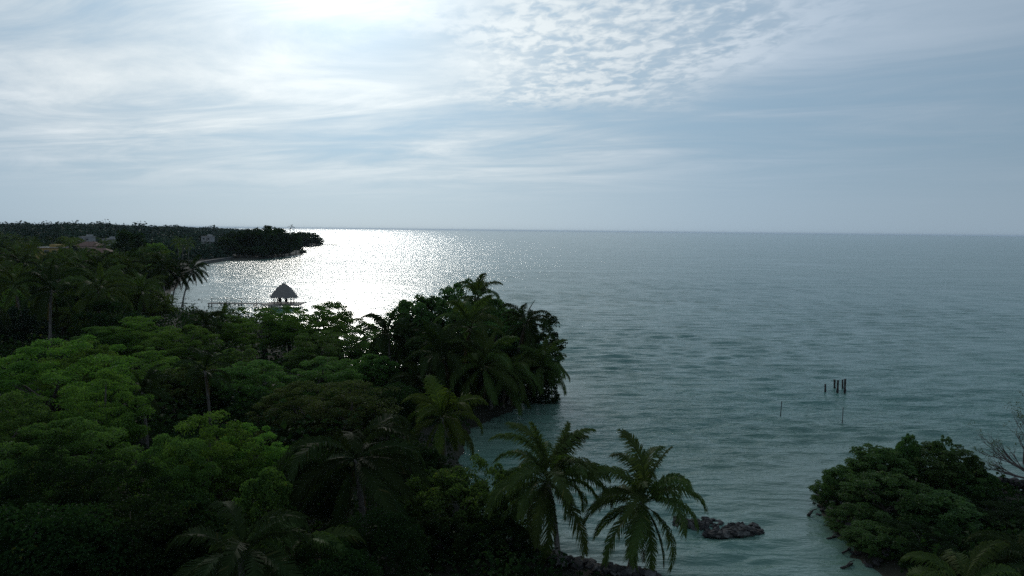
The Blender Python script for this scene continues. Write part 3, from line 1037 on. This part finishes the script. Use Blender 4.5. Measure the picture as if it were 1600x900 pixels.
def fill_middle():
    r = random.Random(5)
    made = {}
    spots = []
    Y = 88.0
    while Y < 345:
        step = 6.6 if Y < 160 else 8.5 if Y < 225 else 11.0
        x = -.76 * Y
        while x < -.20 * Y:
            spots.append((x + r.uniform(-.4, .4) * step, Y + r.uniform(-.4, .4) * step, step))
            x += step
        Y += step * .9
    sds = shore_distance([(s[0], s[1]) for s in spots])
    gs = ground_z([(s[0], s[1]) for s in spots])
    for (x, y, step), sd, g in zip(spots, sds, gs):
        if sd < 2.0 or project((x, y, 8))[0] < -60:
            continue
        if any((x - a) ** 2 + (y - b_) ** 2 < (.75 * w + step * .22) ** 2 for a, b_, w in GROUND_CACHE if abs(y - b_) < 14):
            continue
        pal = r.random() < (.5 if y < 125 else .72 if y < 225 else .55)
        h = r.uniform(5.0, 8.2) if not pal else r.uniform(6.0, 9.5)
        if y > 225:
            h += 1.5
        top = h + (1.6 if pal else 0)
        px, py = project((x, y, g + top))
        for p0, p1, yy, YY in KEEP:
            if p0 < px < p1 and y < YY and py < yy:
                h -= (yy - py + 2) * y / F
        edge = px + (3.6 if pal else step * .6) / y * F
        if edge > 292 and y < 175 and py - (1.5 / y * F if pal else 0) < 494:
            continue
        if edge > 330:
            continue
        z = next(zz for zz in ZONES if zz[0] <= y + 5 <= zz[1] + 6)
        if h < 2.5:
            continue
        key = (z[4], pal)
        if pal:
            lx, ly = r.uniform(-1, 1), r.uniform(-1, 1)
            t_ = palm((x, y, g), (x + lx, y + ly, g + h), z[3], n=17 if y < 150 else 14, size=r.uniform(.85, 1.12), mat=r.choice(['palm_dark', 'palm', 'palm', 'palm']) if r.random() > .06 else 'palm_lime',
                 seed=r.randint(1, 9999), group=z[4], far=y > 230, dry=1, nuts=0)
        else:
            px, py = project((x, y, g + h))
            t_ = tree(px, py, y, step * r.uniform(1.05, 1.45), 'mid' if y < 190 else 'far', r.choice(GREENS), z[2], group=z[4])
        made.setdefault(key, []).append(t_)
    for (grp, pal), things in made.items():
        row_labels(things, max(2, math.ceil(len(things) / 9)), ('palm' if pal else 'tree') + ' in ' + grp + ', %s row back, %s from the water')


fill_middle()


def lump_mass(name, spots, leaf, per, mat, seed, kind='stuff', label=None):
    """one mass of foliage lumps, (x, y, z base, radius, height)"""
    r = np.random.default_rng(seed)
    S = np.array(spots)
    n = len(S)
    k = per
    d = unit(r.normal(size=(n * k, 3)))
    d[:, 2] = np.abs(d[:, 2]) * .95 - .12
    c = np.repeat(S, k, 0)
    rad = 0.72 + .28 * r.random(n * k)
    ph = np.repeat(r.uniform(0, 6.28, (n, 3)), k, 0)
    lob = 1 + .16 * np.sin(3 * np.arctan2(d[:, 1], d[:, 0]) + ph[:, 0]) + .14 * np.sin(5 * d[:, 2] + ph[:, 1])
    P = np.stack([c[:, 0] + d[:, 0] * c[:, 3] * rad * lob, c[:, 1] + d[:, 1] * c[:, 3] * rad * lob, c[:, 2] + np.maximum(d[:, 2] + .15, 0.02) * c[:, 4] * rad * lob], 1)
    Nn = unit(d + np.array([0, 0, .3]) + r.normal(size=d.shape) * .35)
    T = unit(np.cross(Nn, unit(r.normal(size=d.shape))))
    L = leaf * c[:, 3] * r.uniform(.7, 1.3, n * k)
    v, f = leaf_quads(P, T, Nn, L, L * .7)
    rnd = np.clip(np.repeat(r.random(n) ** 1.4, k) * .8 + r.random(n * k) * .2, 0, 1)
    o = obj(name, mesh_np(name, v, f, np.repeat(rnd, 4)), M[mat])
    tag(o, label, None, None, kind)
    return o


def far_forest():
    r = random.Random(9)
    sp = []
    Y = 335.0
    while Y < 2200:
        step = 10.5 + (Y - 335) * .020
        x = -.80 * Y
        while x < -.15 * Y:
            sp.append((x + r.uniform(-.5, .5) * step, Y + r.uniform(-.5, .5) * step, step))
            x += step
        Y += step * .95
    A = np.array(sp)
    sd = shore_distance(A[:, :2])
    g = ground_z(A[:, :2])
    spots = []
    for (x, y, s), d_, z in zip(sp, sd, g):
        if d_ < 6:
            continue
        if any(abs(x - a) < w + 5 and 0 < (b_ - y) + 6 < 26 for a, b_, w in GROUND_CACHE[-1000:] if b_ > 380 and a > -1e9 and w < 5.5):
            continue
        h = 6.4 + 2.4 * math.sin(x * .021 + 1.3 * math.sin(y * .013)) + r.uniform(-2.5, 1.5) + (r.uniform(2, 6) if r.random() < .09 else 0)
        if x > -.46 * y:
            h -= 1.6
        if x < -.55 * y and y > 500:
            h += 3.0
        px, py = project((x, y, z + h))
        low = False
        for p0, p1, yy, YY in KEEP:
            if p0 < px < p1 and y < YY and py < yy:
                low = True
        if low:
            h = min(h, 4.0)
        spots.append((x, y, z - .3, s * r.uniform(.42, .72), h))
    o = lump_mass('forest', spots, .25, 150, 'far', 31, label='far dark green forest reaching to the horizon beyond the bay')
    return len(spots)


print('far lumps', far_forest())


def undergrowth():
    r = random.Random(12)
    sp = []
    for _ in range(3800):
        Y = 20 + 130 * r.random() ** 1.1
        x = r.uniform(-.80, .42) * Y
        sp.append((x, Y))
    for _ in range(420):
        sp.append((r.uniform(16, 45), r.uniform(28, 52)))
    sd = shore_distance(sp)
    g = ground_z(sp)
    spots = []
    for (x, y), d_, z in zip(sp, sd, g):
        if d_ < (.8 if x > 14 else 2.6 if y < 44 else .7):
            continue
        h = r.uniform(.6, 2.2) if y > 33 or x < -3 else r.uniform(.3, .9)
        w = r.uniform(.7, 1.5)
        if y > 45 and d_ > 3.5 and x < 0:
            h, w = r.uniform(1.2, 4.4), r.uniform(1.0, 2.1)
        spots.append((x, y, z - .1, w, h))
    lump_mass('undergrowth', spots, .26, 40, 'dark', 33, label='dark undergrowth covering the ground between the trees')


undergrowth()

# ==== SMALL THINGS =================================================
def hull_rock(seed):
    """an angular boulder: cut faces on an uneven ball"""
    import bmesh
    r = np.random.default_rng(seed)
    p = unit(r.normal(size=(15, 3))) * r.uniform(.75, 1.08, (15, 1)) * np.array([1.0, .8, .62])
    bm = bmesh.new()
    for q in p:
        bm.verts.new(q)
    res = bmesh.ops.convex_hull(bm, input=bm.verts)
    junk = [e for e in res['geom_interior'] if isinstance(e, bmesh.types.BMVert)]
    bmesh.ops.delete(bm, geom=junk, context='VERTS')
    me = bpy.data.meshes.new('rock')
    bm.to_mesh(me)
    bm.free()
    return me


ROCKS = [hull_rock(600 + i) for i in range(9)]


def rock(parent, p, s, mat, r):
    o = obj('rock', ROCKS[r.randrange(len(ROCKS))], M[mat], parent)
    o.location = Vector(p) - parent.location
    o.rotation_euler = (r.uniform(-.4, .4), r.uniform(-.4, .4), r.uniform(0, 6.28))
    o.scale = (s * r.uniform(.8, 1.2), s * r.uniform(.8, 1.2), s * r.uniform(.75, 1.1))
    return o


def groin():
    r = random.Random(3)
    root = empty('rock_groin', hit(1125, 828, 0))
    tag(root, 'low groin of dark loose rocks lying in the shallow water', 'rocks')
    for cx, cy, rx, ry, n in ((1088, 818, 38, 9, 92), (1062, 812, 12, 5, 14), (1122, 833, 26, 6, 46), (1160, 829, 32, 10, 92)):
        for i in range(n):
            a, q = r.uniform(0, 6.28), math.sqrt(r.random())
            lift = max(0, .34 * (1 - q)) * (1 if ry > 6 else .3)
            p = hit(cx + rx * q * math.cos(a), cy + ry * q * math.sin(a), .02 + lift * r.uniform(.5, 1.0))
            rock(root, p, r.uniform(.15, .33) * (1.1 if r.random() < .15 else 1), 'rock' if r.random() < .3 else 'rock_dark', r)


def revetment(name, label, pts, band, n, mat2, smin, smax, seed, top=.9):
    r = random.Random(seed)
    pts = [Vector((p[0], p[1])) for p in pts]
    root = empty(name, (pts[0].x, pts[0].y, 0))
    tag(root, label, 'rocks')
    L = [(pts[i + 1] - pts[i]).length for i in range(len(pts) - 1)]
    for i in range(n):
        t = r.random() * sum(L)
        k = 0
        while t > L[k]:
            t -= L[k]
            k += 1
        d = (pts[k + 1] - pts[k]).normalized()
        nrm = Vector((-d.y, d.x))
        q = pts[k] + d * t
        o_ = r.uniform(-.35, band)
        q = q + nrm * o_
        z = max(-.05, min(top, .15 + o_ / band * top)) + r.uniform(-.05, .1)
        rock(root, (q.x, q.y, z), r.uniform(smin, smax), mat2 if r.random() < .5 else 'rock_dark', r)


groin()
P2 = lambda *a: [hit(*q)[:2] for q in a]
revetment('rock_bank', 'sloping bank of broken rocks below the two foreground palms', P2((1030, 902), (1010, 897), (930, 885), (830, 858), (770, 838))[::-1], -2.4, 210, 'rock', .22, .42, 4)
revetment('rock_edge', 'dark rock edging under the mangrove bush at the right', P2((1330, 755), (1275, 775), (1285, 800), (1320, 845), (1375, 897)), 1.0, 90, 'rock_dark', .16, .32, 5)
revetment('rock_wall', 'low dark rock wall behind the bush under the bare branches', P2((1660, 778), (1600, 772), (1530, 762)), 1.8, 90, 'rock_dark', .3, .55, 6, top=1.2)

# ---- old pilings and poles in the water
def post(px, ybase, ytop, rad, name, label, cat, group, lean=0.0, mat='wood_dark'):
    b_ = hit(px, ybase, 0.0)
    t_ = at(px + lean, ytop, b_.y)
    root = empty(name, b_)
    h = t_.z
    mb = MB()
    n = 7
    pts = [(0, 0, -1.0)] + [((t_.x - b_.x) * i / n, 0, h * i / n) for i in range(n + 1)]
    mb.tube(pts, [rad * random.uniform(.85, 1.1) for _ in pts], 8, .18)
    mb.build('shaft', M[mat], root)
    MB().tube([((t_.x - b_.x) * .05, 0, .02), ((t_.x - b_.x) * .12, 0, h * .22)], [rad * 1.18, rad * 1.1], 8, .2).build('waterline_growth', M['rock_dark'], root)
    tag(root, label, cat, group)


random.seed(8)
PG = 'old pilings standing in the sea'
post(1289.5, 612, 600, .10, 'wooden_piling', 'short lone piling left of the four taller ones', 'piling', PG)
post(1304, 608, 593, .115, 'wooden_piling', 'leftmost of the four tall dark pilings', 'piling', PG)
post(1308.5, 613, 594, .115, 'wooden_piling', 'second of the four tall dark pilings from the left, nearer than the first', 'piling', PG, 1)
post(1316.5, 608, 593, .095, 'wooden_piling', 'thin third piling of the tall four, close behind the rightmost', 'piling', PG)
post(1320, 613, 592, .12, 'wooden_piling', 'rightmost and tallest of the dark pilings', 'piling', PG, .6)
post(1219.5, 650, 627, .035, 'marker_pole', 'thin stick pole in the sea left of the pilings', 'pole', 'stick poles in the sea', 2)
post(1316, 662, 636, .035, 'marker_pole', 'thin stick pole in the sea below the pilings', 'pole', 'stick poles in the sea', 1.5)


def driftwood(pts, rad, label):
    P = [hit(x, y, z) for x, y, z in pts]
    root = empty('driftwood', P[0])
    mb = MB().tube([p - P[0] for p in P], [rad * (1 - .15 * i) for i in range(len(P))], 6, .2)
    mb.build('stem', M['wood_dark'], root, True)
    m = P[len(P) // 2] - P[0]
    MB().tube([m, m + Vector((.25, .1, .22)), m + Vector((.5, .1, .3))], [rad * .6, rad * .4, rad * .2], 5).build('twig', M['wood_dark'], root, True)
    tag(root, label, 'driftwood', 'driftwood by the right hand spit')


driftwood([(1292, 842, .02), (1299, 840, .08), (1306, 838, .05)], .07, 'small dark branch floating off the rock edge')
driftwood([(1316, 864, .02), (1322, 861, .1), (1329, 857, .04)], .06, 'dark branch in the shallows between two other ones')
driftwood([(1314, 888, .02), (1322, 885, .1), (1332, 880, .05)], .08, 'dark branch in the shallows nearest the bottom')
driftwood([(1262, 806, -.1), (1265, 803, .2), (1268, 799, .35)], .12, 'dark stump poking out at the tip of the spit')


# ---- thatched shelter and its pier across the bay
def shelter():
    c = hit(444, 480, 0.0)
    pier = empty('wooden_pier', (c.x, c.y, 0))
    deck_z = .75
    x_left = hit(318, 481, 0).x - c.x
    MB().box(((x_left + 4) / 2, 0, deck_z), (4 - x_left, 1.8, .16)).build('deck', M['wood'], pier)
    MB().box((0, 0, deck_z + .012), (8.2, 7.0, .18)).build('platform', M['wood'], pier)
    x = 3.6
    i = 0
    while x > x_left:
        for s in (-1, 1):
            MB().tube([(x, s * .8, -1.5), (x, s * .8, deck_z - .08)], [.13, .12], 6).build('piling', M['wood_dark'], pier)
        if x < -4.4:
            MB().tube([(x, .82, deck_z + .09), (x, .82, deck_z + 1.15)], [.07, .06], 6).build('rail_post', M['wood'], pier)
        x -= 3.4
    MB().box(((x_left - 4.4) / 2, .82, deck_z + .98), (-4.4 - x_left, .06, .06)).build('rail', M['wood'], pier)
    tag(pier, 'grey wooden pier with thin railing leading to the thatched shelter', 'pier')
    hut = empty('thatched_shelter', (c.x, c.y, deck_z + .1))
    R, e, H = 2.95, 1.75, 3.1
    for k in range(6):
        a = 2 * math.pi * (k + .5) / 6
        MB().tube([(2.2 * math.cos(a), 2.2 * math.sin(a), 0), (2.2 * math.cos(a), 2.2 * math.sin(a), e + .5)], [.12, .1], 7).build('post', M['wood_dark'], hut)
    # thatch in overlapping skirts, slightly domed
    r = random.Random(2)
    prof = [(1.0, 0.0), (.86, .20), (.70, .44), (.50, .68), (.30, .86), (.12, .98), (.02, 1.03)]
    mb = MB()
    n = 40
    for j in range(len(prof) - 1):
        (r0, h0), (r1, h1) = prof[j], prof[j + 1]
        ring0 = [(R * r0 * 1.05 * math.cos(6.2832 * k / n), R * r0 * 1.05 * math.sin(6.2832 * k / n), e + h0 * H * .92 - .18 - r.uniform(0, .22)) for k in range(n)]
        ring1 = [(R * r1 * math.cos(6.2832 * k / n), R * r1 * math.sin(6.2832 * k / n), e + h1 * H * .92) for k in range(n)]
        for k in range(n):
            k2 = (k + 1) % n
            mb.poly([ring0[k], ring0[k2], ring1[k2], ring1[k]])
    mb.build('thatch_roof', M['thatch'], hut)
    tag(hut, 'conical grey thatched shelter on posts at the end of the pier', 'shelter')
    for k, (dx, lab) in enumerate(((-.75, 'left of the two dark chairs under the thatched shelter'), (.75, 'right of the two dark chairs under the thatched shelter'))):
        ch = empty('chair', (c.x + dx, c.y - .6, deck_z + .1))
        MB().box((0, 0, .45), (.6, .6, .08)).build('seat', M['chair'], ch)
        MB().box((0, -.28, .9), (.6, .07, .85)).build('backrest', M['chair'], ch)
        for sx in (-.25, .25):
            for sy in (-.25, .25):
                MB().box((sx, sy, .205), (.06, .06, .41)).build('leg', M['chair'], ch)
        tag(ch, lab, 'chair', 'chairs under the thatched shelter')


shelter()


# ---- small dock seen through the palms
def dock():
    a, b_ = hit(588, 585, .9), hit(650, 588, .9)
    root = empty('wooden_dock', (a.x, a.y, 0))
    d = (b_ - a)
    L = math.hypot(d.x, d.y)
    rz = math.atan2(d.y, d.x)
    root.rotation_euler = (0, 0, rz)
    plank = MB().box((0, 0, 0), (.22, 2.0, .05)).mesh('plank')
    k = 0
    while k * .26 < L:
        o = obj('plank', plank, M['wood'], root, (k * .26, 0, .9 + .006 * (k % 3)))
        k += 1
    for s in (-.8, .8):
        MB().box((L / 2, s, .80), (L, .1, .14)).build('beam', M['wood_dark'], root)
    x = .1
    while x < L:
        for s in (-.95, .95):
            MB().tube([(x, s, -1.5), (x, s, 1.75)], [.07, .06], 6).build('railing_post', M['wood'], root)
        x += 1.2
    for s in (-.95, .95):
        for z in (1.32, 1.7):
            MB().box((L / 2, s, z), (L, .05, .06)).build('rail', M['wood'], root)
    tag(root, 'small wooden dock with railing seen through the slender palms on the headland', 'dock')


dock()


# ---- sea wall and jetty on the far side of the bay
def sea_wall():
    pts = [hit(*q) for q in ((300, 421), (312, 413.5), (336, 409.5), (362, 405.5))]
    root = empty('sea_wall', pts[0])
    for i in range(3):
        a, b_ = pts[i] - pts[0], pts[i + 1] - pts[0]
        m = (a + b_) / 2
        L = (b_ - a).length
        MB().box((m.x, m.y, .35), (L + .4, 1.6, 2.0), math.atan2(b_.y - a.y, b_.x - a.x)).build('wall_section', M['concrete'], root)
        MB().box((m.x, m.y, 1.42), (L + .5, 2.0, .14), math.atan2(b_.y - a.y, b_.x - a.x)).build('coping', M['concrete'], root)
    tag(root, 'pale concrete sea wall on the far shore left of the mangrove point', 'sea wall')
    a, b_ = hit(495, 384, 0), hit(527, 383.5, 0)
    j = empty('jetty', a)
    d = b_ - a
    MB().box((d.x / 2, d.y / 2, 1.0), (d.length, 2.4, .4), math.atan2(d.y, d.x)).build('deck', M['wood_dark'], j)
    n = 9
    for i in range(n):
        p = d * (i + .5) / n
        MB().tube([(p.x, p.y, -1), (p.x, p.y, 1.9 if i % 2 else .8)], [.2, .18], 6).build('piling', M['wood_dark'], j)
    tag(j, 'thin dark jetty running out from the second far point', 'jetty')


sea_wall()


# ---- the air over the bay
def build_haze():
    me = MB().box((0, 14000, 12.0), (64000, 64000, 42.0)).mesh('haze')
    m = bpy.data.materials.new('haze')
    m.use_nodes = True
    t = m.node_tree
    t.nodes.clear()
    out = t.nodes.new('ShaderNodeOutputMaterial')
    v = t.nodes.new('ShaderNodeVolumePrincipled')
    v.inputs['Color'].default_value = (0.72, 0.86, 1.0, 1)
    v.inputs['Density'].default_value = 0.000035
    v.inputs['Anisotropy'].default_value = 0.2
    t.links.new(v.outputs[0], out.inputs['Volume'])
    tag(obj('haze', me, m), 'thin pale haze over the bay and far wood', None, None, 'stuff')


build_haze()
